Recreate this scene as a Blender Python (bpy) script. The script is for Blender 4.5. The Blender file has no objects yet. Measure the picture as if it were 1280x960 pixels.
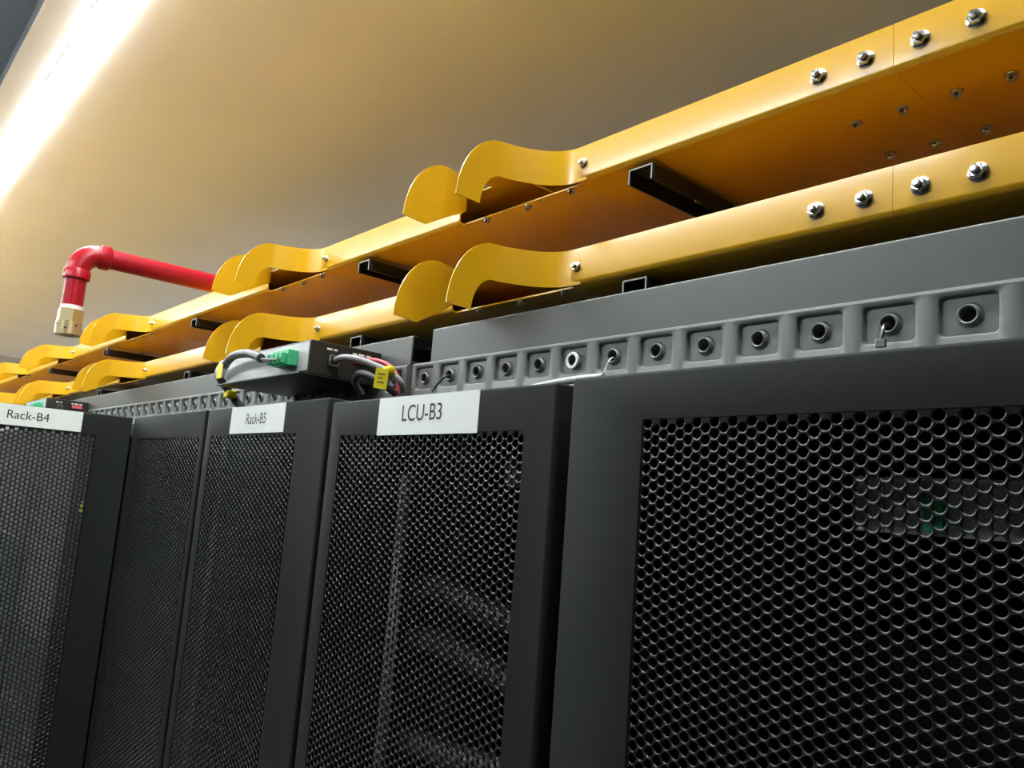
import bpy, bmesh, math, random
import numpy as np
from mathutils import Vector, Matrix

random.seed(4)
scene = bpy.context.scene
col = scene.collection
H = 1.92            # camera height above the floor; heights below are given relative to it
D = 0.3513          # distance from camera to the cabinet door fronts

# ------------------------------------------------------------------ camera
R = ((0.65725429, -0.06159412, -0.75114776),
     (0.74994792, 0.15236409, 0.64371057),
     (0.07479916, -0.98640324, 0.14633433))
cam_d = bpy.data.cameras.new('camera')
cam_d.sensor_width = 36.0
cam_d.lens = 36.0 * 1000 / 1280
cam_d.clip_start = 0.01
cam = bpy.data.objects.new('camera', cam_d)
col.objects.link(cam)
cam.matrix_world = Matrix(((R[0][0], -R[0][1], -R[0][2], 0),
                           (R[1][0], -R[1][1], -R[1][2], 0),
                           (R[2][0], -R[2][1], -R[2][2], H),
                           (0, 0, 0, 1)))
scene.camera = cam

# ------------------------------------------------------------------ world, exposure
world = bpy.data.worlds.new('world')
scene.world = world
world.use_nodes = True
bg = world.node_tree.nodes['Background']
bg.inputs[0].default_value = (0.75, 0.85, 1.0, 1)
bg.inputs[1].default_value = 0.02
vs = scene.view_settings
vs.view_transform = 'Standard'
vs.look = 'None'
vs.gamma = 1.0
vs.use_curve_mapping = False
vs.exposure = 1.36
LAMP = 30.0         # radiance of the strip light diffusers
LAMP_FAR = 26.0     # radiance of the strip light over the facing row


# ------------------------------------------------------------------ materials
def mat(name, rgb, rough=0.5, metal=0.0, bump=0.0, bscale=400.0, vary=0.0, vscale=6.0,
        emit=None, spec=0.5, coat=0.0, stretch=None):
    m = bpy.data.materials.new(name)
    m.use_nodes = True
    nt = m.node_tree
    b = nt.nodes['Principled BSDF']
    b.inputs['Base Color'].default_value = (*rgb, 1)
    b.inputs['Roughness'].default_value = rough
    b.inputs['Metallic'].default_value = metal
    b.inputs['Specular IOR Level'].default_value = spec
    b.inputs['Coat Weight'].default_value = coat
    b.inputs['Coat Roughness'].default_value = 0.12
    tc = nt.nodes.new('ShaderNodeTexCoord')
    src = tc.outputs['Object']
    if stretch:
        mp = nt.nodes.new('ShaderNodeMapping')
        mp.inputs['Scale'].default_value = stretch
        nt.links.new(src, mp.inputs['Vector'])
        src = mp.outputs['Vector']
    if vary:
        n = nt.nodes.new('ShaderNodeTexNoise')
        n.inputs['Scale'].default_value = vscale
        n.inputs['Detail'].default_value = 5
        nt.links.new(src, n.inputs['Vector'])
        r = nt.nodes.new('ShaderNodeValToRGB')
        r.color_ramp.elements[0].position = 0.3
        r.color_ramp.elements[1].position = 0.7
        r.color_ramp.elements[0].color = (*[c * (1 - vary) for c in rgb], 1)
        r.color_ramp.elements[1].color = (*[min(1, c * (1 + vary)) for c in rgb], 1)
        nt.links.new(n.outputs['Fac'], r.inputs['Fac'])
        nt.links.new(r.outputs['Color'], b.inputs['Base Color'])
    if bump:
        n2 = nt.nodes.new('ShaderNodeTexNoise')
        n2.inputs['Scale'].default_value = bscale
        n2.inputs['Detail'].default_value = 3
        nt.links.new(src, n2.inputs['Vector'])
        bp = nt.nodes.new('ShaderNodeBump')
        bp.inputs['Strength'].default_value = bump
        bp.inputs['Distance'].default_value = 0.0004
        nt.links.new(n2.outputs['Fac'], bp.inputs['Height'])
        nt.links.new(bp.outputs['Normal'], b.inputs['Normal'])
    if emit:
        b.inputs['Emission Color'].default_value = (*emit[0], 1)
        b.inputs['Emission Strength'].default_value = emit[1]
    return m


M = dict(
    yellow=mat('yellow_powder_coat', (0.68, 0.370, 0.0075), 0.3, bump=0.05, bscale=700, vary=0.03, spec=0.45, coat=0.2),
    door=mat('charcoal_powder_coat', (0.0180, 0.0203, 0.0190), 0.6, bump=0.25, bscale=1500, vary=0.08, vscale=9, spec=0.1),
    perf=mat('perforated_black_steel', (0.0075, 0.0086, 0.0082), 0.26, spec=0.6),
    body=mat('rack_body_black', (0.007, 0.0075, 0.008), 0.6, spec=0.2),
    plate=mat('grey_coated_steel', (0.068, 0.074, 0.071), 0.45, bump=0.15, bscale=900, vary=0.05, vscale=12),
    rail=mat('grey_rail_paint', (0.138, 0.146, 0.145), 0.4, bump=0.1, bscale=900, vary=0.05, vscale=20),
    dark=mat('black_channel_steel', (0.012, 0.012, 0.013), 0.35),
    cut=mat('cut_steel_edge', (0.20, 0.20, 0.20), 0.4, metal=0.0),
    zinc=mat('zinc_plated_steel', (0.62, 0.63, 0.66), 0.22, metal=1.0),
    brass=mat('brass_nozzle', (0.72, 0.58, 0.33), 0.34, metal=0.85),
    red=mat('red_gloss_paint', (0.34, 0.006, 0.016), 0.34, bump=0.04, bscale=60, vary=0.06, spec=0.3),
    tape=mat('white_thread_tape', (0.8, 0.78, 0.74), 0.6),
    label=mat('white_label_paper', (0.84, 0.87, 0.85), 0.55, vary=0.02, vscale=30),
    ink=mat('black_print', (0.015, 0.015, 0.018), 0.6),
    box=mat('controller_black', (0.016, 0.017, 0.016), 0.42),
    boxfront=mat('controller_brushed_face', (0.42, 0.44, 0.43), 0.4, bump=0.2, bscale=60, stretch=(1, 1, 25)),
    green=mat('green_terminal_plastic', (0.04, 0.42, 0.19), 0.4),
    cable=mat('grey_cable_jacket', (0.065, 0.068, 0.072), 0.45),
    palecable=mat('pale_grey_cable_jacket', (0.30, 0.30, 0.31), 0.45),
    pink=mat('pink_wire', (0.75, 0.10, 0.14), 0.45),
    tag=mat('yellow_tag', (0.80, 0.68, 0.01), 0.45),
    white=mat('white_plastic', (0.86, 0.86, 0.83), 0.4),
    lens=mat('lamp_diffuser', (0.9, 0.9, 0.9), 0.4, emit=((0.94, 1.0, 1.0), LAMP)),
    lensfar=mat('lamp_diffuser_facing', (0.9, 0.9, 0.9), 0.4, emit=((0.94, 1.0, 1.0), LAMP_FAR)),
    ceil=mat('ceiling_coated_metal', (0.92, 0.90, 0.86), 0.34, vary=0.02, vscale=3, spec=0.5),
    slate=mat('slate_void', (0.58, 0.64, 0.72), 0.8),
    wall=mat('wall_grey', (0.46, 0.44, 0.41), 0.7, vary=0.04),
    floor=mat('floor_tile_grey', (0.82, 0.82, 0.80), 0.35, vary=0.05, vscale=2),
    pcb=mat('device_grey_metal', (0.46, 0.47, 0.47), 0.4),
    hose=mat('ribbed_hose_grey', (0.12, 0.115, 0.13), 0.45),
    gasket=mat('pale_rubber', (0.42, 0.43, 0.42), 0.5),
)


# ------------------------------------------------------------------ builders
def link(name, me, m=None, parent=None, loc=None):
    o = bpy.data.objects.new(name, me)
    col.objects.link(o)
    if m is not None and me is not None and not me.materials:
        me.materials.append(m)
    if parent is not None:
        o.parent = parent
    if loc is not None:
        o.location = loc
    return o


def tag(o, label=None, cat=None, group=None, kind=None):
    if label: o['label'] = label
    if cat: o['category'] = cat
    if group: o['group'] = group
    if kind: o['kind'] = kind
    return o


def thing(name, label, cat, loc=(0, 0, 0), group=None):
    o = bpy.data.objects.new(name, None)
    o.empty_display_size = 0.05
    col.objects.link(o)
    o.location = loc
    return tag(o, label, cat, group)


def mesh_of(bm, name, smooth=False):
    bmesh.ops.recalc_face_normals(bm, faces=bm.faces[:])
    me = bpy.data.meshes.new(name)
    bm.to_mesh(me)
    bm.free()
    if smooth:
        for p in me.polygons:
            p.use_smooth = True
    return me


def add_box(bm, x0, x1, y0, y1, z0, z1, bev=0.0, seg=2):
    vs_ = [bm.verts.new(p) for p in ((x0, y0, z0), (x1, y0, z0), (x1, y1, z0), (x0, y1, z0),
                                     (x0, y0, z1), (x1, y0, z1), (x1, y1, z1), (x0, y1, z1))]
    fs = [bm.faces.new([vs_[i] for i in f]) for f in
          ((0, 3, 2, 1), (4, 5, 6, 7), (0, 1, 5, 4), (1, 2, 6, 5), (2, 3, 7, 6), (3, 0, 4, 7))]
    if bev:
        es = list({e for f in fs for e in f.edges})
        bmesh.ops.bevel(bm, geom=es, offset=bev, segments=seg, affect='EDGES', profile=0.5)
    return vs_


def box(name, m, parent, x0, x1, y0, y1, z0, z1, bev=0.0):
    bm = bmesh.new()
    add_box(bm, x0, x1, y0, y1, z0, z1, bev)
    return link(name, mesh_of(bm, name), m, parent)


def frames(pts):
    out = []
    prev = None
    n = len(pts)
    for i in range(n):
        a = pts[max(0, i - 1)]
        b = pts[min(n - 1, i + 1)]
        t = (b - a).normalized()
        if prev is None:
            u = t.orthogonal().normalized()
        else:
            u = (prev - t * prev.dot(t)).normalized()
        prev = u
        out.append((t, u, t.cross(u)))
    return out


def add_tube(bm, pts, rad, seg=12, cap=True):
    pts = [Vector(p) for p in pts]
    fr = frames(pts)
    rings = []
    for i, (p, (t, u, w)) in enumerate(zip(pts, fr)):
        r = rad[i] if isinstance(rad, (list, tuple)) else rad
        rings.append([bm.verts.new(p + (u * math.cos(2 * math.pi * k / seg) + w * math.sin(2 * math.pi * k / seg)) * r)
                      for k in range(seg)])
    for a, b in zip(rings, rings[1:]):
        for k in range(seg):
            bm.faces.new((a[k], a[(k + 1) % seg], b[(k + 1) % seg], b[k]))
    if cap:
        bm.faces.new(rings[0][::-1])
        bm.faces.new(rings[-1])


def smooth_path(pts, n=8):
    pts = [Vector(p) for p in pts]
    P = [pts[0]] + pts + [pts[-1]]
    out = []
    for i in range(1, len(P) - 2):
        a, b, c, d = P[i - 1], P[i], P[i + 1], P[i + 2]
        for k in range(n):
            t = k / n
            out.append(0.5 * ((2 * b) + (c - a) * t + (2 * a - 5 * b + 4 * c - d) * t * t + (3 * b - a - 3 * c + d) * t ** 3))
    out.append(pts[-1])
    return out


def smooth_by_angle(me, deg=40):
    for p in me.polygons:
        p.use_smooth = True
    try:
        me.set_sharp_from_angle(angle=math.radians(deg))
    except Exception:
        pass


def tube(name, m, parent, pts, rad, seg=12, n=8, loc=None):
    bm = bmesh.new()
    add_tube(bm, smooth_path(pts, n) if n else pts, rad, seg)
    me = mesh_of(bm, name)
    smooth_by_angle(me, 50)
    return link(name, me, m, parent, loc)


def lathe(bm, profile, seg=16, axis='Z', org=(0, 0, 0)):
    """profile: (radius, height) pairs turned about the axis."""
    org = Vector(org)
    def pos(r, h, a):
        c, s = r * math.cos(a), r * math.sin(a)
        if axis == 'Z': return org + Vector((c, s, h))
        if axis == 'Y': return org + Vector((c, h, s))
        return org + Vector((h, c, s))
    rings = []
    for r, h in profile:
        if r < 1e-6:
            rings.append([bm.verts.new(pos(0, h, 0))])
        else:
            rings.append([bm.verts.new(pos(r, h, 2 * math.pi * k / seg)) for k in range(seg)])
    for a, b in zip(rings, rings[1:]):
        for k in range(seg):
            k2 = (k + 1) % seg
            if len(a) == 1 and len(b) == 1: continue
            if len(a) == 1: bm.faces.new((a[0], b[k], b[k2]))
            elif len(b) == 1: bm.faces.new((a[k], a[k2], b[0]))
            else: bm.faces.new((a[k], a[k2], b[k2], b[k]))


def extrude_profile_x(bm, prof, x0, x1, closed=True):
    a = [bm.verts.new((x0, y, z)) for y, z in prof]
    b = [bm.verts.new((x1, y, z)) for y, z in prof]
    n = len(prof)
    for i in range(n if closed else n - 1):
        j = (i + 1) % n
        bm.faces.new((a[i], a[j], b[j], b[i]))
    if closed:
        bm.faces.new(a[::-1])
        bm.faces.new(b)


# ------------------------------------------------------------------ the room
ROOM_X0, ROOM_X1, ROOM_Y0, ROOM_Y1 = -7.0, 2.6, -1.35, 2.2
CEIL = H + 0.80


def struct(name, m, *a, bev=0.0):
    o = box(name, m, None, *a, bev=bev)
    return tag(o, kind='structure')


struct('floor', M['floor'], ROOM_X0, ROOM_X1, ROOM_Y0, ROOM_Y1, -0.06, 0.0)
struct('wall_back', M['wall'], ROOM_X0, ROOM_X1, ROOM_Y1, ROOM_Y1 + 0.06, 0.0, H + 1.3)
struct('wall_front', M['body'], ROOM_X0, ROOM_X1, ROOM_Y0 - 0.06, ROOM_Y0, 0.0, H + 1.3)
struct('wall_left', M['wall'], ROOM_X0 - 0.06, ROOM_X0, ROOM_Y0, ROOM_Y1, 0.0, H + 1.3)
struct('wall_right', M['wall'], ROOM_X1, ROOM_X1 + 0.06, ROOM_Y0, ROOM_Y1, 0.0, H + 1.3)
struct('ceiling', M['ceil'], ROOM_X0, ROOM_X1, 0.1850, ROOM_Y1, CEIL, CEIL + 0.012, bev=0.0015)
struct('ceiling_facing', M['ceil'], ROOM_X0, ROOM_X1, ROOM_Y0, -0.68, CEIL, CEIL + 0.012, bev=0.0015)
struct('ceiling_upper', M['slate'], ROOM_X0, ROOM_X1, ROOM_Y0, ROOM_Y1, H + 1.3, H + 1.36)
t1 = struct('trim_1', M['zinc'], ROOM_X0, ROOM_X1, 0.1837, 0.1849, CEIL + 0.001, CEIL + 0.03)


# ------------------------------------------------------------------ strip lights
def strip_light(x0, x1, y0, y1, drop, lens, label, group, wallf=0.50):
    t = thing('strip_light', label, 'light', ((x0 + x1) / 2, (y0 + y1) / 2, CEIL), group)
    cx, cy = (x0 + x1) / 2, (y0 + y1) / 2
    w = (y1 - y0) / 2
    bm = bmesh.new()
    n = 10
    wall = max(0.0031, drop * wallf)     # opaque sides added to limit glow on the ceiling; only the cover below glows
    prof = [(-w + 0.0008, -0.003), (-w + 0.0008, -wall)]
    for k in range(n + 1):
        a = math.pi * k / n
        prof.append((-w * math.cos(a), -wall - 0.0002 - (drop - wall - 0.0002) * min(1.0, 1.25 * math.sin(a)) ** 0.7))
    prof += [(w - 0.0008, -wall), (w - 0.0008, -0.003)]
    extrude_profile_x(bm, prof, x0 - cx + 0.0012, x1 - cx - 0.0012)
    me = mesh_of(bm, 'diffuser')
    smooth_by_angle(me, 40)
    link('diffuser', me, lens, t)
    for s in (-1, 1):
        e = (x0 if s < 0 else x1) - cx
        a, b = (e, e + 0.001) if s < 0 else (e - 0.001, e)
        box('end_cap', M['white'], t, a, b, -w, w, -drop, -0.0005)
    box('housing', M['white'], t, x0 - cx, x1 - cx, -w * 0.9, w * 0.9, -0.0029, -0.0004)
    for s in (-1, 1):
        box('glow_shield', M['white'], t, x0 - cx, x1 - cx, min(s * w, s * (w - 0.0006)), max(s * w, s * (w - 0.0006)), -wall, -0.0001)
    return t


LY0, LY1, LDROP = 0.2507, 0.2985, 0.0075
strip_light(-1.9495, 0.12, LY0, LY1, LDROP, M['lens'], 'glowing white strip light on the ceiling, the nearer tube', 'ceiling strip lights')
strip_light(-3.80, -1.9505, LY0, LY1, LDROP, M['lens'], 'glowing white strip light continuing the row past the joint between tubes', 'ceiling strip lights')
strip_light(-6.90, -3.801, LY0, LY1, LDROP, M['lens'], 'far end strip light of the ceiling row, beyond the left picture edge', 'ceiling strip lights')
strip_light(-5.6, -2.25, -0.930, -0.885, 0.034, M['lensfar'], 'strip light over the facing side of the aisle, farther down the aisle', 'ceiling strip lights', 0.1)
strip_light(-2.20, -0.60, -0.790, -0.745, 0.034, M['lensfar'], 'unseen strip light added for frontal light over the facing side of the aisle, behind the viewer', 'ceiling strip lights', 0.1)  # added to light vertical faces; offset so its reflection clears the tray flange


# ------------------------------------------------------------------ perforated sheet
def perforated(name, w, h, seg, p=0.0064, r=0.00262, th=0.0015):
    """hexagonally staggered round holes; sheet spans x 0..w, z 0..-h, front at y 0."""
    dx = p * math.sqrt(3) / 2
    Rh = p / math.sqrt(3)
    rf = r + 0.00044
    nc = max(1, int((w - 2 * r) / dx) + 1)
    nr = max(1, int((h - 2 * r) / p) + 1)
    ox = (w - (nc - 1) * dx) / 2
    def ring(rad, k): return np.array([(rad * math.cos(2 * math.pi * i / k), rad * math.sin(2 * math.pi * i / k)) for i in range(k)])
    hexa = ring(Rh, 6)
    hol, sol = [], []
    for i in range(-1, nc + 1):
        for j in range(-1, nr + 1):
            x = ox + i * dx
            z = -r - j * p - (p / 2 if i % 2 else 0)
            (hol if 0 <= i < nc and 0 <= j < nr else sol).append((x, z))
    hol, sol = np.array(hol), np.array(sol)
    n = len(hol)
    rings = [(hexa, 0.0), (ring(rf, seg), 0.0), (ring(r, seg), 0.00045), (ring(r, seg), th)]
    per = 6 + 3 * seg
    V = np.zeros((n, per, 3))
    at = 0
    for rg, y in rings:
        m = len(rg)
        V[:, at:at + m, 0] = hol[:, None, 0] + rg[None, :, 0]
        V[:, at:at + m, 2] = hol[:, None, 1] + rg[None, :, 1]
        V[:, at:at + m, 1] = y
        at += m
    tmpl = []
    q = seg // 6
    for k in range(6):
        tmpl.append([k, (k + 1) % 6] + [6 + ((k + 1) * q - m) % seg for m in range(q + 1)])
    for b in (6, 6 + seg):
        for k in range(seg):
            k2 = (k + 1) % seg
            tmpl.append([b + k, b + k2, b + seg + k2, b + seg + k])
    S = np.zeros((len(sol), 6, 3))
    S[:, :, 0] = sol[:, None, 0] + hexa[None, :, 0]
    S[:, :, 2] = sol[:, None, 1] + hexa[None, :, 1]
    allv = np.concatenate([V.reshape(-1, 3), S.reshape(-1, 3)])
    flat = np.concatenate([np.array(f) for f in tmpl])
    lens = np.array([len(f) for f in tmpl])
    loops = (flat[None, :] + (np.arange(n) * per)[:, None]).reshape(-1)
    totals = np.tile(lens, n)
    loops = np.concatenate([loops, np.arange(len(sol) * 6) + n * per])
    totals = np.concatenate([totals, np.full(len(sol), 6)])
    starts = np.concatenate([[0], np.cumsum(totals)[:-1]])
    me = bpy.data.meshes.new(name)
    me.vertices.add(len(allv))
    me.vertices.foreach_set('co', allv.reshape(-1).astype(np.float32))
    me.loops.add(len(loops))
    me.loops.foreach_set('vertex_index', loops.astype(np.int32))
    me.polygons.add(len(totals))
    me.polygons.foreach_set('loop_start', starts.astype(np.int32))
    me.polygons.foreach_set('loop_total', totals.astype(np.int32))
    me.update(calc_edges=True)
    me.validate()
    return me


def text_mesh(s, size, sx=1.0):
    cu = bpy.data.curves.new('lettering', 'FONT')
    cu.body = s
    cu.size = size
    cu.align_x = 'CENTER'
    cu.align_y = 'CENTER'
    o = bpy.data.objects.new('tmp_text', cu)
    col.objects.link(o)
    dg = bpy.context.evaluated_depsgraph_get()
    me = bpy.data.meshes.new_from_object(o.evaluated_get(dg))
    bpy.data.objects.remove(o)
    # text lies in local XY; stand it up facing -Y
    me.transform(Matrix(((sx, 0, 0, 0), (0, 0, -1, 0), (0, 1, 0, 0), (0, 0, 0, 1))))
    me.materials.clear()
    me.materials.append(M['ink'])
    return me


def door_leaf(parent, x0, x1, ztop, px0, px1, pztop, plow, seg, hinge='right', rot=0.0, text=None,
              lab=None, tsize=0.016, tsx=1.0, zbot=0.06, y=D, tdx=0.0, tdz=0.0):
    """One door leaf; x0..x1 and heights are scene positions in the closed state."""
    hx = x1 if hinge == 'right' else x0
    org = Vector((hx, y, 0))
    th = 0.022
    bm = bmesh.new()
    o = [(x0, zbot), (x1, zbot), (x1, ztop), (x0, ztop)]
    q = [(px0, plow), (px1, plow), (px1, pztop), (px0, pztop)]
    of = [bm.verts.new((a - hx, 0, b)) for a, b in o]
    ob = [bm.verts.new((a - hx, th, b)) for a, b in o]
    qf = [bm.verts.new((a - hx, 0, b)) for a, b in q]
    qb = [bm.verts.new((a - hx, 0.012, b)) for a, b in q]
    outer = []
    for k in range(4):
        j = (k + 1) % 4
        bm.faces.new((of[k], of[j], qf[j], qf[k]))
        bm.faces.new((qf[k], qf[j], qb[j], qb[k]))
        outer.append(bm.faces.new((of[k], ob[k], ob[j], of[j])))
        bm.faces.new((qb[k], qb[j], ob[j], ob[k]))
    es = [e for e in bm.edges if (e.verts[0] in of and e.verts[1] in of) or
          (e.verts[0] in of and e.verts[1] in ob) or (e.verts[1] in of and e.verts[0] in ob)]
    bmesh.ops.bevel(bm, geom=es, offset=0.0022, segments=3, affect='EDGES', profile=0.5)
    me = mesh_of(bm, 'door')
    smooth_by_angle(me, 35)
    d = link('door', me, M['door'], parent)
    d.location = org - Vector(parent.location)
    d.rotation_euler = (0, 0, math.radians(rot))
    pm = perforated('perforated_panel', px1 - px0, pztop - plow, seg)
    pp = link('perforated_panel', pm, M['perf'], d)
    pp.location = (px0 - hx, 0.0006, pztop)
    if lab:
        lx0, lx1, lz0, lz1 = lab
        lb = box('name_label', M['label'], d, lx0 - hx, lx1 - hx, -0.0007, -0.0001, lz0, lz1, 0)
        tm = link('lettering', text_mesh(text, tsize, tsx), None, d)
        tm.location = ((lx0 + lx1) / 2 - hx + tdx, -0.0009, (lz0 + lz1) / 2 + tdz)
        tm['label'] = 'black printed letters ' + text
    return d


# ------------------------------------------------------------------ cabinets
TOPZ = 0.0795


def cabinet(name, label, x0, x1, group=None, cat='cabinet', deep=1.05, top=TOPZ):
    cx = (x0 + x1) / 2
    t = thing(name, label, cat, (cx, D + 0.5, 0), group)
    y0, y1 = D + 0.030, D + deep
    ly = D + 0.5
    a, b = x0 - cx + 0.002, x1 - cx - 0.002
    zt = H + top
    box('side_panel', M['body'], t, a, a + 0.0015, y0 - ly + 0.03, y1 - ly, 0.04, zt - 0.002)
    box('side_panel', M['body'], t, b - 0.0015, b, y0 - ly + 0.03, y1 - ly, 0.04, zt - 0.002)
    box('top_panel', M['body'], t, a, b, y0 - ly + 0.002, y1 - ly, zt - 0.0018, zt)
    box('rear_panel', M['body'], t, a, b, y1 - ly + 0.0002, y1 - ly + 0.0015, 0.04, zt)
    box('base', M['body'], t, a, b, y0 - ly, y1 - ly, 0.0, 0.04)
    for s in (a, b - 0.03):
        box('front_post', M['body'], t, s, s + 0.03, y0 - ly, y0 - ly + 0.028, 0.041, zt - 0.0025, 0.002)
        box('mounting_post', M['plate'], t, s + (0.035 if s == a else -0.028), s + (0.058 if s == a else -0.005),
            y0 - ly + 0.09, y0 - ly + 0.092, 0.041, zt - 0.0025)
    box('front_header', M['body'], t, a + 0.031, b - 0.031, y0 - ly, y0 - ly + 0.02, zt - 0.020, zt - 0.0025, 0.002)
    return t


# right hand rack, with a wide perforated door
rackR = cabinet('server_rack', 'large black server rack at the right edge with a wide perforated door', -0.354, 0.246)
door_leaf(rackR, -0.352, 0.243, H + 0.080, -0.294, 0.19, H + 0.0525, H - 0.50, 12, 'right', 0.0)
# narrow cooling unit
lcu = cabinet('cooling_unit', 'narrow black cooling cabinet with white sign reading LCU-B3', -0.660, -0.358)
door_leaf(lcu, -0.659, -0.3655, H + 0.0785, -0.639, -0.394, H + 0.0480, H - 0.62, 12, 'right', 0.0, 'LCU-B3',
          (-0.577, -0.4435, H + 0.0468, H + 0.0779), 0.0185, 0.92, tdx=-0.004, tdz=0.001)
# double door rack
b5 = cabinet('server_rack', 'black double-door server rack with white sign reading Rack-B5', -1.264, -0.664)
door_leaf(b5, -1.262, -0.9745, H + 0.0835, -1.232, -0.985, H + 0.0515, H - 0.72, 6, 'left')
door_leaf(b5, -0.9655, -0.667, H + 0.0835, -0.947, -0.7265, H + 0.0515, H - 0.72, 6, 'right', 0, 'Rack-B5',
          (-0.892, -0.7555, H + 0.0527, H + 0.0825), 0.0165, 0.95, tdx=0.0, tdz=0.0)
# rack with its right leaf swung open towards the aisle
b4 = cabinet('server_rack', 'black server rack whose open door carries the white sign reading Rack-B4', -1.868, -1.268)
door_leaf(b4, -1.564, -1.2665, H + 0.0825, -1.5385, -1.3125, H + 0.0515, H - 0.72, 6, 'right', 87, 'Rack-B4',
          (-1.466, -1.3335, H + 0.0535, H + 0.082), 0.0165, 0.95, tdx=-0.001, tdz=0.0)
door_leaf(b4, -1.866, -1.5685, H + 0.0835, -1.836, -1.589, H + 0.0515, H - 0.3, 6, 'left')
# farther racks
b3 = cabinet('server_rack', 'farther black server rack hidden behind the open Rack-B4 door', -2.470, -1.870)
door_leaf(b3, -2.468, -1.873, H + 0.0835, -2.43, -1.915, H + 0.0515, H - 0.15, 6, 'left')


# ------------------------------------------------------------------ rails with embossed holes, cover plates
PITCH = 0.0418
RY = 0.4475          # front of the rail


def rail_mesh(n, x_start, x_end, first):
    """front sheet of a rail with n embossed pockets; coordinates relative to (0, RY, H)."""
    bm = bmesh.new()
    z0, z1 = 0.0800, 0.1305
    zc = 0.1165
    pw, ph = 0.0140, 0.0104
    ew = 0.0020
    dp = 0.0032
    def V(x, y, z): return bm.verts.new((x, y, z))
    def quad(a, b, c, d): bm.faces.new((a, b, c, d))
    edges_x = []
    for i in range(n):
        c = first + i * PITCH
        xa = x_start if i == 0 else c - PITCH / 2
        xb = x_end if i == n - 1 else c + PITCH / 2
        o = [V(xa, 0, z0), V(xb, 0, z0), V(xb, 0, z1), V(xa, 0, z1)]
        # rounded pocket mouth and floor, 16 points each
        def rr(w, h, r, y):
            pts = []
            for sx, sz, a0 in ((1, 1, 0), (-1, 1, 90), (-1, -1, 180), (1, -1, 270)):
                for k in range(4):
                    a = math.radians(a0 + k * 30)
                    pts.append(V(c + sx * (w - r) + r * math.cos(a), y, zc + sz * (h - r) + r * math.sin(a)))
            return pts
        mo = rr(pw + ew, ph + ew, 0.0035, 0)
        m2 = rr(pw + 0.0009, ph + 0.0009, 0.003, 0.0007)
        fl = rr(pw, ph, 0.0026, dp)
        # outer frame: corner fans and sides
        oc = [o[2], o[3], o[0], o[1]]
        for g in range(4):
            for k in range(3):
                bm.faces.new((oc[g], mo[g * 4 + k], mo[g * 4 + k + 1]))
            bm.faces.new((oc[g], mo[g * 4 + 3], mo[(g * 4 + 4) % 16], oc[(g + 1) % 4]))
        ring_prev = mo
        for ring in (m2, fl):
            for k in range(16):
                quad(ring_prev[k], ring_prev[(k + 1) % 16], ring[(k + 1) % 16], ring[k])
            ring_prev = ring
        # collar: rises out of the pocket floor and dives into the hole
        for rad, y in ((0.0072, dp), (0.0062, dp - 0.0008), (0.0056, dp - 0.0026), (0.0050, dp - 0.0031), (0.0043, dp - 0.0026),
                       (0.0041, dp + 0.008)):
            ring = [V(c + rad * math.cos(math.radians(11.25 + 22.5 * k)), y, zc + rad * math.sin(math.radians(11.25 + 22.5 * k))) for k in range(16)]
            for k in range(16):
                quad(ring_prev[k], ring_prev[(k + 1) % 16], ring[(k + 1) % 16], ring[k])
            ring_prev = ring
        bm.faces.new(ring_prev)
    # rolled top lip and returns
    lip = [(0, z1), (0.0005, z1 + 0.0014), (0.0018, z1 + 0.0022), (0.0120, z1 + 0.0022), (0.0120, z0), (0.0, z0)]
    a = [V(x_start, y, z) for y, z in lip]
    b = [V(x_end, y, z) for y, z in lip]
    for k in range(len(lip) - 1):
        quad(a[k], b[k], b[k + 1], a[k + 1])
    bm.faces.new(a)
    bm.faces.new(b)
    bmesh.ops.remove_doubles(bm, verts=bm.verts[:], dist=1e-5)
    me = mesh_of(bm, 'mounting_rail')
    smooth_by_angle(me, 32)
    return me


n_r = 21
r1 = link('mounting_rail', rail_mesh(n_r, -0.679, -0.6588 + (n_r - 0.5) * PITCH, -0.6588), M['rail'], None, (0, RY, H))
tag(r1, 'grey mounting rail with square embossed holes above the LCU-B3 door and right hand rack', 'rail')
n_l = 52
first_l = -0.7145 - (n_l - 1) * PITCH
r2 = link('mounting_rail', rail_mesh(n_l, first_l - PITCH / 2, -0.6905, first_l), M['rail'], None, (0, RY, H))
tag(r2, 'grey mounting rail with embossed holes receding above Rack-B5 and Rack-B4', 'rail')


def cover_plate(x0, x1, z0, z1, label):
    bm = bmesh.new()
    prof = [(0.003, z0), (0.003, z1 - 0.0015), (0.0036, z1 - 0.0004), (0.0046, z1), (0.05, z1), (0.05, z1 - 0.0012), (0.0048, z1 - 0.0012), (0.0048, z0)]
    extrude_profile_x(bm, prof, x0, x1)
    o = link('cover_plate', mesh_of(bm, 'cover_plate'), M['plate'], None, (0, RY, H))
    return tag(o, label, 'panel')


cover_plate(-0.653, 0.24, 0.1330, 0.1665, 'long grey steel cover plate above the rail, right of the dark gap')
cover_plate(-2.87, -0.6890, 0.1330, 0.1640, 'long grey steel cover plate left of the dark gap, behind the small controller')


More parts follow.
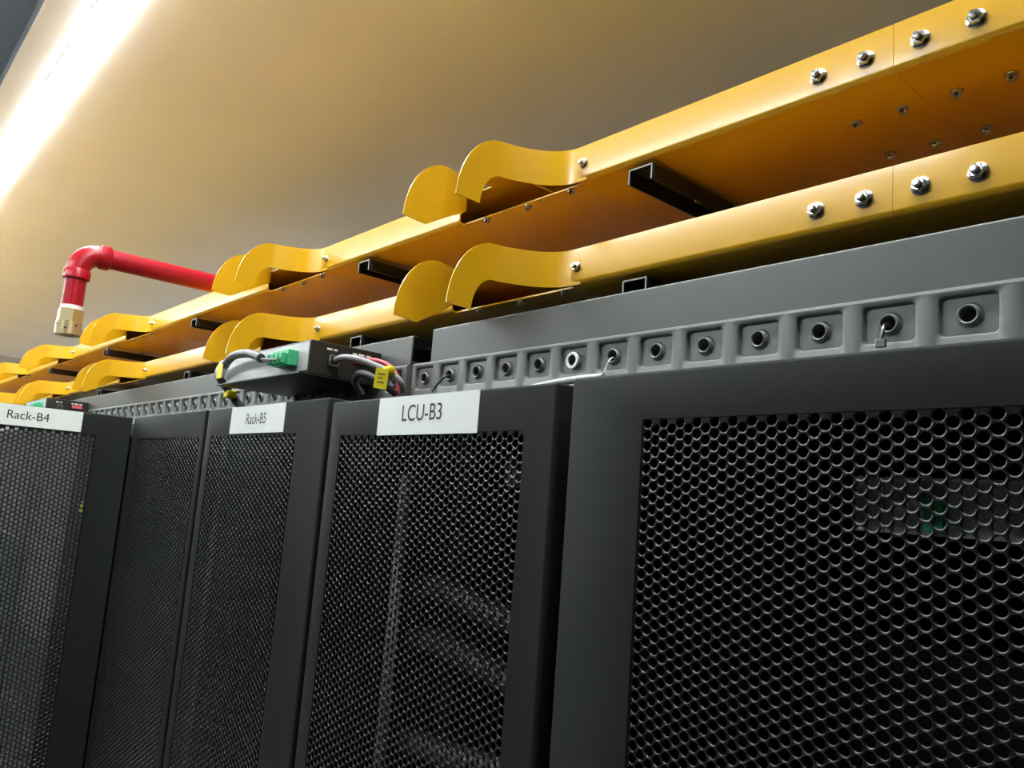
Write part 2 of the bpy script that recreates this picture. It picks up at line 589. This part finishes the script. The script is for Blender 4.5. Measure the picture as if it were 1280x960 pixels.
# ------------------------------------------------------------------ flange nut (shared)
def nut_meshes():
    bm = bmesh.new()
    lathe(bm, [(0.0, 0.0), (0.0056, 0.0), (0.0056, -0.0007), (0.0052, -0.0011), (0.0036, -0.0020)], 18, 'Y')
    # hexagon
    hx = []
    for y, r in ((-0.0012, 0.00425), (-0.0040, 0.00425), (-0.0046, 0.0036)):
        hx.append([bm.verts.new((r * math.cos(k * math.pi / 3), y, r * math.sin(k * math.pi / 3))) for k in range(6)])
    for a, b in zip(hx, hx[1:]):
        for k in range(6):
            bm.faces.new((a[k], a[(k + 1) % 6], b[(k + 1) % 6], b[k]))
    bm.faces.new(hx[-1])
    me = mesh_of(bm, 'flange_nut')
    smooth_by_angle(me, 30)
    me.materials.append(M['zinc'])
    bm = bmesh.new()
    lathe(bm, [(0.0024, -0.0044), (0.0024, -0.0066), (0.0017, -0.0074), (0.0, -0.0075)], 14, 'Y')
    m2 = mesh_of(bm, 'bolt_end')
    smooth_by_angle(m2, 40)
    m2.materials.append(M['zinc'])
    bm = bmesh.new()
    lathe(bm, [(0.0042, 0.0), (0.0042, -0.0006), (0.0030, -0.0008), (0.0029, -0.0030), (0.0021, -0.0044), (0.0, -0.0048)], 12, 'Z')
    m3 = mesh_of(bm, 'pan_screw')
    smooth_by_angle(m3, 40)
    m3.materials.append(M['zinc'])
    return me, m2, m3


NUT, BOLT, SCREW = nut_meshes()


# ------------------------------------------------------------------ yellow cable trays
TY = 0.451          # outer face of the front flange
TW = 0.215          # tray width
FH = 0.031          # flange height
SEAMS = [-0.463, -0.912, -1.600, -2.210, -2.760, -3.36]   # right seam of each cable exit
EXIT = 0.163        # width of an exit between its two seams
JOINT = -0.1982


def tray_section(x0, x1, parent, front=True, y0=0.0):
    """U-profile section, y measured from the front flange face, z from the flange bottom."""
    th = 0.0015
    r = 0.0042
    n = 5
    outer = []
    if front:
        outer.append((0.0, FH))
        for k in range(n + 1):
            a = math.pi / 2 * k / n
            outer.append((r - r * math.cos(a), r - r * math.sin(a)))
    else:
        outer.append((y0, 0.0))
    W = TW
    for k in range(n + 1):
        a = math.pi / 2 * k / n
        outer.append((W - r + r * math.sin(a), r - r * math.cos(a)))
    outer.append((W, FH))
    inner = []
    ri = r - th
    inner.append((W - th, FH))
    for k in range(n + 1):
        a = math.pi / 2 * (1 - k / n)
        inner.append((W - r + ri * math.sin(a), r - ri * math.cos(a)))
    if front:
        for k in range(n + 1):
            a = math.pi / 2 * (1 - k / n)
            inner.append((r - ri * math.cos(a), r - ri * math.sin(a)))
        inner.append((th, FH))
    else:
        inner.append((y0, th))
    bm = bmesh.new()
    extrude_profile_x(bm, outer + inner, x0, x1)
    me = mesh_of(bm, 'tray_section')
    smooth_by_angle(me, 35)
    return link('tray_section', me, M['yellow'], parent)


def horn_mesh(mirror):
    """ear of a cable exit: leaves the flange, bends out to the aisle and curls down.
    x measured from the seam (towards the exit is -x for the right ear)."""
    # plan of the bend: (x, y) relative to seam and flange face
    pts = [(0.012, 0.0017, 0), (0.0, 0.0012, 0), (-0.006, 0.0002, 0), (-0.0134, -0.0029, 0), (-0.0210, -0.0080, 0), (-0.0275, -0.0150, 0), (-0.0330, -0.0235, 0),
           (-0.0375, -0.0330, 0), (-0.0405, -0.0410, 0), (-0.0425, -0.0485, 0)]
    sm = smooth_path([Vector(p) for p in pts], 4)
    bm = bmesh.new()
    rows = []
    nz = 6
    def low(y):         # lower edge of the fuller left ear: a straight slant out to the tip
        return 0.010 - 0.040 * min(1.0, max(0.0, -y / 0.068))
    for p in sm:
        zb = low(p.y) if mirror else 0.0
        rows.append([bm.verts.new((p.x, p.y, zb + (FH - zb) * k / nz)) for k in range(nz + 1)])
    cy, cz = -0.0485, -0.030
    X = -0.0425
    na = 14
    for i in range(1, na + 1):
        a = (math.pi / 2) * 0.98 * i / na
        row = []
        oy, oz = cy - 0.0440 * math.sin(a), cz + 0.0610 * math.cos(a)
        iy, iz = cy - 0.0195 * math.sin(a), cz + 0.0300 * math.cos(a)
        if mirror:
            iy = cy - 0.0195 * i / na
            iz = low(iy)
        for k in range(nz + 1):
            f = k / nz
            row.append(bm.verts.new((X - 0.0012 * math.sin(a), iy + (oy - iy) * f, iz + (oz - iz) * f)))
        rows.append(row)
    for a, b in zip(rows, rows[1:]):
        for k in range(nz):
            bm.faces.new((a[k], b[k], b[k + 1], a[k + 1]))
    if mirror:
        for v in bm.verts:
            v.co.x = -v.co.x
    bmesh.ops.recalc_face_normals(bm, faces=bm.faces[:])
    bmesh.ops.solidify(bm, geom=bm.faces[:], thickness=0.0013)
    me = mesh_of(bm, 'horn')
    smooth_by_angle(me, 40)
    me.materials.append(M['yellow'])
    return me


HORN_R, HORN_L = horn_mesh(False), horn_mesh(True)


def tray(zb, label, strutlabel):
    t = thing('cable_tray', label, 'cable tray', (0, TY, H + zb))
    xr = 1.2
    tray_section(JOINT + 0.00015, xr, t)
    prev = JOINT - 0.00015
    for s in SEAMS:
        tray_section(s, prev, t)
        tray_section(s - EXIT + 0.0003, s - 0.0003, t, front=False, y0=0.0062)
        prev = s - EXIT
        h1 = link('horn', HORN_R, None, t, (s, 0, 0))
        h2 = link('horn', HORN_L, None, t, (s - EXIT, 0, 0))
        for x in (s + 0.0075, s - EXIT - 0.0075):
            nut = link('flange_nut', NUT, None, t, (x, 0, 0.0150))
            nut.rotation_euler = (0, random.uniform(0, 1), 0)
            nut.scale = (0.8, 0.8, 0.8)
            b = link('bolt_end', BOLT, None, nut)
        for x, y in ((s - 0.014, 0.0085), (s - 0.072, 0.0105), (s - 0.129, 0.0085)):
            link('pan_screw', SCREW, None, t, (x, y, 0))
    tray_section(-6.9, prev, t)
    for x in (-0.2457, -0.2150, -0.1825, -0.1525):
        nut = link('flange_nut', NUT, None, t, (x, 0, 0.0145))
        nut.rotation_euler = (0, random.uniform(0, 1), 0)
        link('bolt_end', BOLT, None, nut)
        for y in (0.0455, 0.1045, 0.163):
            link('pan_screw', SCREW, None, t, (x + (0.003 if y < 0.1 else 0.0), y, 0))
    for a, b in zip([1.2, JOINT] + [q - EXIT / 2 for q in SEAMS], [JOINT] + [q - EXIT / 2 for q in SEAMS] + [-6.9]):
        box('lid', M['yellow'], t, b + 0.0004, a - 0.0004, 0.0034, TW - 0.0034, FH - 0.0030, FH - 0.0018)
    for q in SEAMS:
        box('lid_lip', M['yellow'], t, q - EXIT + 0.0438, q - 0.0438, -0.016, 0.0033, FH - 0.0030, FH - 0.0018)
    # splice plates inside and under the joint
    box('splice_plate', M['yellow'], t, JOINT - 0.06, JOINT + 0.06, 0.0017, 0.0030, 0.006, FH - 0.003)
    box('splice_plate', M['yellow'], t, JOINT - 0.06, JOINT + 0.06, 0.012, TW - 0.012, 0.0017, 0.0032)
    return t


ZU, ZL = 0.2715, 0.1810
trayU = tray(ZU, 'upper yellow metal cable tray with curled horn exits, nearest the ceiling', '')
trayL = tray(ZL, 'lower yellow metal cable tray with curled horn exits, just above the grey plate', '')

# cross channels carrying the trays
STRUTS = [-0.3925, -0.8085, -1.3630, -1.9050, -2.45]
names_x = ['in front of the bolted tray joint', 'right of the LCU-B3 horn exit', 'right of the Rack-B5 sign', 'beside the red pipe drop', 'far left']


def strut_mesh():
    bm = bmesh.new()
    w, h, t = 0.0118, 0.0125, 0.0012
    prof = [(-w, -h), (-w, 0), (w, 0), (w, -h), (w - t, -h), (w - t, -t), (-w + t, -t), (-w + t, -h)]
    a = [bm.verts.new((x, 0, z)) for x, z in prof]
    b = [bm.verts.new((x, 0.34, z)) for x, z in prof]
    n = len(prof)
    for i in range(n):
        j = (i + 1) % n
        bm.faces.new((a[i], a[j], b[j], b[i]))
    bm.faces.new(a)
    bm.faces.new(b)
    me = mesh_of(bm, 'channel_body')
    me.materials.append(M['dark'])
    bm = bmesh.new()
    a = [bm.verts.new((x, -0.0004, z)) for x, z in prof]
    b = [bm.verts.new((x, 0.0, z)) for x, z in prof]
    for i in range(n):
        j = (i + 1) % n
        bm.faces.new((a[i], a[j], b[j], b[i]))
    bm.faces.new(a)
    m2 = mesh_of(bm, 'cut_end')
    m2.materials.append(M['cut'])
    return me, m2


SB, SE = strut_mesh()
where = ['right of the LCU-B3 horn exit', 'right of the Rack-B5 horn exit', 'third from right', 'fourth from right', 'fifth from right']
for (zb, nm) in ((ZU, 'upper'), (ZL, 'lower')):
    for x, wtxt in zip(STRUTS, where):
        s = thing('support_channel', 'black steel channel under the %s yellow tray, %s' % (nm, wtxt), 'bracket', (x, TY + 0.0005, H + zb - 0.0052),
                  'channels carrying the trays')
        link('channel_body', SB, None, s)
        link('cut_end', SE, None, s)
        bm = bmesh.new()
        lathe(bm, [(0.0, 0.0050), (0.0045, 0.0050), (0.0045, -0.004), (0.003, -0.006), (0, -0.006)], 10, 'Z')
        link('bolt_head', mesh_of(bm, 'bolt_head'), M['zinc'], s, (0.0, 0.075, 0.0))

# posts standing on the rack tops behind the trays, carrying the channels
for x, wtxt in zip(STRUTS, where):
    o = box('support_post', M['dark'], None, -0.010, 0.010, -0.010, 0.010, 0.0, ZU - 0.0195 - TOPZ, 0.001)
    o.location = (x, TY + 0.32, H + TOPZ)
    tag(o, 'black post on the rack tops behind the trays, ' + wtxt, 'post', 'posts carrying the channels')


# ------------------------------------------------------------------ red gas pipe with brass nozzle
px, py, pz, pr = -1.372, 0.268, 0.336, 0.0158
pp = thing('gas_pipe', 'red painted fire gas pipe bending down to a brass nozzle', 'pipe', (px, py, H + pz))
tube('long_pipe', M['red'], pp, [(0, 0.034, 0), (0, ROOM_Y1 - py, 0)], pr, 24, 0)
tube('drop_pipe', M['red'], pp, [(0, 0, -0.030), (0, 0, -0.086)], pr * 0.97, 24, 0)
bm = bmesh.new()
arc = [(0, 0.030 - 0.030 * math.sin(a), -0.030 + 0.030 * math.cos(a)) for a in [math.pi / 2 * k / 10 for k in range(11)]]
arc = [(0, 0.030, 0)] + arc[1:-1] + [(0, 0, -0.030)]
add_tube(bm, arc, pr * 1.10, 24)
me = mesh_of(bm, 'elbow'); smooth_by_angle(me, 40)
link('elbow', me, M['red'], pp)
for (c, ax) in (((0, 0.036, 0), 'Y'), ((0, 0, -0.036), 'Z')):
    bm = bmesh.new()
    r = pr * 1.22
    lathe(bm, [(pr, -0.008), (r - 0.001, -0.008), (r, -0.007), (r, 0.005), (r - 0.002, 0.0075), (pr, 0.008)], 24, ax)
    me = mesh_of(bm, 'elbow_collar'); smooth_by_angle(me, 40)
    link('elbow_collar', me, M['red'], pp, c)
bm = bmesh.new()
lathe(bm, [(0, 0), (pr * 1.02, 0), (pr * 1.02, -0.006), (0, -0.006)], 24, 'Z')
link('thread_tape', mesh_of(bm, 'thread_tape'), M['tape'], pp, (0, 0, -0.0865))
nz = tag(link('nozzle', None, None, pp, (0, 0, -0.0925)))
bpy.data.objects.remove(nz)
bm = bmesh.new()
lathe(bm, [(0, 0), (pr * 1.12, 0), (pr * 1.18, -0.001), (pr * 1.18, -0.019), (pr * 1.14, -0.020), (0, -0.020)], 6, 'Z')
hexo = link('nozzle', mesh_of(bm, 'nozzle'), M['brass'], pp, (0, 0, -0.0925))
bm = bmesh.new()
r = pr * 1.16
lathe(bm, [(0, -0.0195), (r, -0.0195), (r, -0.0395), (r - 0.0015, -0.041), (r * 0.55, -0.041), (r * 0.5, -0.036), (0, -0.036)], 28, 'Z')
me = mesh_of(bm, 'nozzle_tip'); smooth_by_angle(me, 40)
link('nozzle_tip', me, M['brass'], hexo)
for k in range(8):
    a = 2 * math.pi * k / 8 + 0.35
    bm = bmesh.new()
    lathe(bm, [(0.0, 0.0003), (0.0016, 0.0003), (0.0016, -0.002)], 10, 'X')
    o = link('nozzle_hole', mesh_of(bm, 'nozzle_hole'), M['ink'], hexo, (r * math.cos(a), r * math.sin(a), -0.0285 - (0.003 if k % 2 else -0.003)))
    o.rotation_euler = (0, 0, a)


# ------------------------------------------------------------------ small controllers on the rail
def controller(x1, label, cables=True):
    """x1: right end of the box. Local origin at the right, back, bottom corner."""
    w, d, h = 0.213, 0.084, 0.036
    t = thing('controller_box', label, 'controller', (x1, RY - 0.0005, H + 0.1125))
    box('case', M['box'], t, -w, 0, -d, -0.0005, 0.0015, h, 0.0008)
    box('front_panel', M['boxfront'], t, -w + 0.002, -0.0015, -d - 0.0012, -d - 0.0002, 0.004, h - 0.002, 0.0003)
    box('bottom_plate', M['box'], t, -w - 0.006, 0.0, -d - 0.010, -0.0005, 0.0, 0.0013)
    # green terminal block with four poles on the front panel
    tb = box('terminal_block', M['green'], t, -0.062, -0.024, -d - 0.012, -d - 0.0013, 0.010, 0.026, 0.0006)
    for k in range(4):
        bx = -0.059 + k * 0.0095
        box('terminal_pole', M['green'], tb, bx - 0.0032, bx + 0.0032, -d - 0.018, -d - 0.0122, 0.011, 0.022, 0.0006)
        box('terminal_slot', M['ink'], tb, bx - 0.0018, bx + 0.0018, -d - 0.0184, -d - 0.01805, 0.0125, 0.0165)
    # sockets on the right hand end
    sk = box('socket', M['zinc'], t, 0.0002, 0.003, -0.064, -0.052, 0.012, 0.024, 0.0003)
    box('socket_mouth', M['ink'], sk, 0.0030, 0.0034, -0.062, -0.054, 0.014, 0.022)
    box('power_socket', M['pink'], t, 0.0002, 0.0025, -0.034, -0.014, 0.020, 0.0265, 0.0003)
    for k, (a, b) in enumerate(((-0.066, -0.060), (-0.058, -0.054), (-0.036, -0.031), (-0.029, -0.022), (-0.020, -0.014))):
        box('printed_mark', M['white'], t, 0.0001, 0.0003, a, b, 0.0285, 0.0305)
    return t


c1 = controller(-0.740, 'small black controller box with green terminal block and cables above Rack-B5 door')
c2 = controller(-1.955, 'small black controller box partly hidden behind the Rack-B4 sign')

cz = H
# left hand thick cable from the terminal block, over the door top
cab = tube('signal_cable', M['cable'], None,
           [(-0.797, 0.3365, cz + 0.129), (-0.815, 0.338, cz + 0.134), (-0.850, 0.342, cz + 0.140), (-0.895, 0.346, cz + 0.142), (-0.925, 0.350, cz + 0.137),
            (-0.962, 0.357, cz + 0.126), (-0.973, 0.372, cz + 0.113), (-0.972, 0.386, cz + 0.098), (-0.962, 0.396, cz + 0.0850)], 0.0048, 12)
tag(cab, 'thick grey cable arching from the green terminals down to the Rack-B5 top', 'cable')
bm = bmesh.new()
add_tube(bm, smooth_path([(-0.932, 0.3503, cz + 0.1352), (-0.946, 0.3530, cz + 0.1318), (-0.957, 0.3558, cz + 0.1278)], 6), 0.0062, 12)
me = mesh_of(bm, 'cable_sleeve'); smooth_by_angle(me)
tie = link('cable_sleeve', me, M['white'], cab)
bm = bmesh.new()
add_box(bm, -0.924, -0.909, 0.3395, 0.3403, cz + 0.1165, cz + 0.1330, 0)
bm.verts.ensure_lookup_table()
tagm = mesh_of(bm, 'cable_flag')
link('cable_flag', tagm, M['tag'], cab)
box('cable_wrap', M['tag'], cab, -0.9795, -0.9665, 0.371, 0.384, cz + 0.101, cz + 0.1110, 0.002)
# conductor ends into the green block
for k in range(4):
    x = -0.740 - 0.059 + k * 0.0095
    tube('conductor', M['palecable'], cab, [(x, 0.3420, cz + 0.1265), (x - 0.003, 0.3390, cz + 0.1262), (-0.800 - 0.002 * k, 0.3365, cz + 0.129)], 0.0012, 6, 4)

# cables on the right hand end of the controller
w1 = tube('network_cable', M['palecable'], None,
          [(-0.7350, 0.3895, cz + 0.1310), (-0.722, 0.392, cz + 0.1330), (-0.706, 0.399, cz + 0.1310), (-0.690, 0.410, cz + 0.1250), (-0.676, 0.420, cz + 0.1180), (-0.668, 0.428, cz + 0.1090), (-0.672, 0.434, cz + 0.1015)], 0.0034, 10)
tag(w1, 'pale grey network cable plugged into the controller end', 'cable')
bm = bmesh.new()
add_box(bm, -0.007, 0.007, -0.0006, 0.0006, -0.020, 0.0, 0)
fl = link('cable_flag', mesh_of(bm, 'cable_flag'), M['tag'], w1, (-0.672, 0.408, cz + 0.1205))
fl.rotation_euler = (0.1, 0.12, 0.55)
for k in range(3):
    pm = box('printed_mark', M['ink'], fl, -0.004, 0.004 - 0.002 * (k % 2), -0.0009, -0.0007, -0.006 - k * 0.0042, -0.005 - k * 0.0042)
box('cable_wrap', M['tag'], w1, -0.682, -0.668, 0.412, 0.4215, cz + 0.1165, cz + 0.1245, 0.003)
w2 = tube('power_wire', M['pink'], None,
          [(-0.7370, 0.4240, cz + 0.1362), (-0.724, 0.4270, cz + 0.1368), (-0.706, 0.4320, cz + 0.1320), (-0.694, 0.4360, cz + 0.1230), (-0.690, 0.4385, cz + 0.1110), (-0.692, 0.4390, cz + 0.0990)], 0.0022, 8)
tag(w2, 'thin pink power wire beside the network cable on the controller', 'wire')
w3 = tube('loop_cable', M['cable'], None,
          [(-0.728, 0.4200, cz + 0.0995), (-0.724, 0.4080, cz + 0.1100), (-0.706, 0.4020, cz + 0.1170), (-0.688, 0.4060, cz + 0.1130), (-0.679, 0.4180, cz + 0.1040), (-0.680, 0.4300, cz + 0.0990)], 0.0034, 10)
tag(w3, 'dark grey cable looping below the yellow tag', 'cable')
bm = bmesh.new()
lathe(bm, [(0.0, 0.0), (0.0060, 0.0), (0.0060, -0.002), (0.0045, -0.005), (0.0020, -0.0068), (0.0, -0.007)], 16, 'Y')
me = mesh_of(bm, 'dome_nut'); smooth_by_angle(me)
tag(link('dome_nut', me, M['zinc'], None, (-0.7000, RY - 0.0042, cz + 0.1165)), 'shiny dome nut on the dark rail end beside the yellow tag', 'nut')

# ------------------------------------------------------------------ bits hanging in the rail holes
k1 = tube('wire_hook', M['ink'], None, [(-0.6171, RY + 0.003, cz + 0.1165), (-0.6180, RY - 0.004, cz + 0.1135), (-0.6230, RY - 0.008, cz + 0.1060), (-0.6260, RY - 0.0085, cz + 0.1015)], 0.0011, 6)
tag(k1, 'twisted black wire end poking out of the rail hole near the controller', 'wire')
for k in range(3):
    tube('wire_curl', M['ink'], k1, [(-0.6260, RY - 0.0085, cz + 0.102), (-0.6285 + 0.003 * k, RY - 0.010 - 0.001 * k, cz + 0.1045 - 0.002 * k), (-0.6245 + 0.001 * k, RY - 0.011, cz + 0.0995 + 0.001 * k)], 0.0009, 5, 5)
k2 = tube('wire_end', M['white'], None, [(-0.4080, RY + 0.003, cz + 0.1160), (-0.4085, RY - 0.002, cz + 0.1125), (-0.4110, RY - 0.004, cz + 0.1030)], 0.0005, 6)
tag(k2, 'thin white wire end hanging from a rail hole at the right hand rack door top', 'wire')
M['darkmetal'] = mat('dark_key_metal', (0.16, 0.16, 0.16), 0.3, metal=0.9)
k3 = thing('latch_key', 'small metal key hook hanging from a rail hole near the right edge', 'hook', (-0.6588 + 11 * PITCH, RY, cz + 0.1165))
tube('shank', M['darkmetal'], k3, [(0, 0.003, -0.001), (0, -0.004, -0.002), (0.0005, -0.007, -0.006), (0.0, -0.0075, -0.011)], 0.0011, 8)
bm = bmesh.new()
add_box(bm, -0.0035, 0.0025, -0.0085, -0.0065, -0.0155, -0.0105, 0.0005)
link('tip', mesh_of(bm, 'tip'), M['darkmetal'], k3)
k4 = bmesh.new()
lathe(k4, [(0.0046, 0.0), (0.0046, -0.0012), (0.0066, -0.0012), (0.0070, -0.0004), (0.0066, 0.0002), (0.0046, 0.0)], 20, 'Y')
me = mesh_of(k4, 'grommet'); smooth_by_angle(me)
tag(link('grommet', me, M['white'], None, (-0.6588 + 5 * PITCH, RY, cz + 0.1165)), 'white ring grommet around one rail hole above the LCU-B3 door corner', 'grommet')

# pale seal bulging above the cooling unit door
gs = tube('seal_strip', M['gasket'], None, [(-0.46, D + 0.028, H + 0.0785), (-0.435, D + 0.0275, H + 0.0800), (-0.405, D + 0.0265, H + 0.0830), (-0.380, D + 0.026, H + 0.0845), (-0.350, D + 0.026, H + 0.0850)], 0.0026, 8)
tag(gs, 'pale rubber seal bulging above the right corner of the LCU-B3 door', 'seal')

# ------------------------------------------------------------------ equipment seen through the perforations
dv = thing('rack_device', 'grey device with screws and green connector behind the right hand perforated door', 'device', (-0.0675, 0.430, H + 0.0152))
box('faceplate', M['pcb'], dv, -0.125, 0.20, 0, 0.002, -0.016, 0.013, 0.0005)
box('chassis', M['body'], dv, -0.12, 0.20, 0.0021, 0.3, -0.015, 0.012)
box('top_edge', M['white'], dv, -0.125, 0.20, -0.001, 0.0, 0.0115, 0.013)
for z in (0.0115, -0.0135):
    bm = bmesh.new()
    lathe(bm, [(0, -0.002), (0.002, -0.002), (0.0028, -0.001), (0.0028, 0.0)], 10, 'Y')
    link('screw', mesh_of(bm, 'screw'), M['white'], dv, (-0.1365, 0, z))
box('ear', M['pcb'], dv, -0.142, -0.1255, 0, 0.002, -0.016, 0.013)
gc = box('green_connector', M['green'], dv, -0.103, -0.094, -0.006, -0.0001, -0.014, 0.003, 0.0005)
box('white_knob', M['white'], dv, -0.117, -0.112, -0.005, -0.0001, -0.004, 0.001, 0.001)
box('white_knob', M['white'], dv, -0.1095, -0.1045, -0.005, -0.0001, -0.001, 0.004, 0.001)
for z, lbl in ((-0.10, 'upper'), (-0.2, 'middle'), (-0.32, 'lower')):
    o = box('blanking_panel', M['body'], None, -0.31, 0.20, 0.474, 0.476, H + z - 0.04, H + z + 0.04)
    tag(o, 'black blanking panel inside the right hand rack, the %s one' % lbl, 'panel')


def ribbed(name, pts, rad, label):
    path = smooth_path(pts, 24)
    rads = [rad * (1.0 if i % 4 < 2 else 0.82) for i in range(len(path))]
    bm = bmesh.new()
    add_tube(bm, path, rads, 12)
    me = mesh_of(bm, name)
    return tag(link(name, me, M['hose'], None), label, 'hose')


ribbed('ribbed_hose', [(-0.640, 0.45, H - 0.090), (-0.600, 0.435, H - 0.079), (-0.553, 0.43, H - 0.082), (-0.500, 0.43, H - 0.089), (-0.44, 0.44, H - 0.10)], 0.011, 'ribbed hose behind the LCU-B3 door, topmost of three')
ribbed('ribbed_hose', [(-0.640, 0.45, H - 0.134), (-0.594, 0.435, H - 0.125), (-0.536, 0.43, H - 0.128), (-0.489, 0.43, H - 0.134), (-0.43, 0.44, H - 0.15)], 0.011, 'ribbed hose behind the LCU-B3 door, middle of three')
ribbed('ribbed_hose', [(-0.640, 0.45, H - 0.222), (-0.593, 0.435, H - 0.212), (-0.547, 0.43, H - 0.209), (-0.505, 0.43, H - 0.204), (-0.44, 0.44, H - 0.20)], 0.011, 'ribbed hose behind the LCU-B3 door, lowest of three')
cd = box('conduit', M['pcb'], None, -0.612, -0.602, 0.400, 0.408, 0.041, H + 0.02, 0.002)
tag(cd, 'grey vertical conduit behind the LCU-B3 perforated door', 'conduit')
cn = thing('plug_connector', 'pale plug with green tip behind the top right of the LCU-B3 mesh', 'plug', (-0.474, 0.410, H + 0.018))
box('plug_body', M['white'], cn, -0.006, 0.006, 0, 0.012, -0.006, 0.010, 0.002)
box('plug_tip', M['tag'], cn, -0.002, 0.004, 0, 0.010, 0.0101, 0.018, 0.001)
ct = box('cable_flag', M['tag'], None, -1.300, -1.2985, 0.305, 0.317, H - 0.062, H - 0.046)
tag(ct, 'yellow cable tag glimpsed through the Rack-B4 door mesh', 'tag')
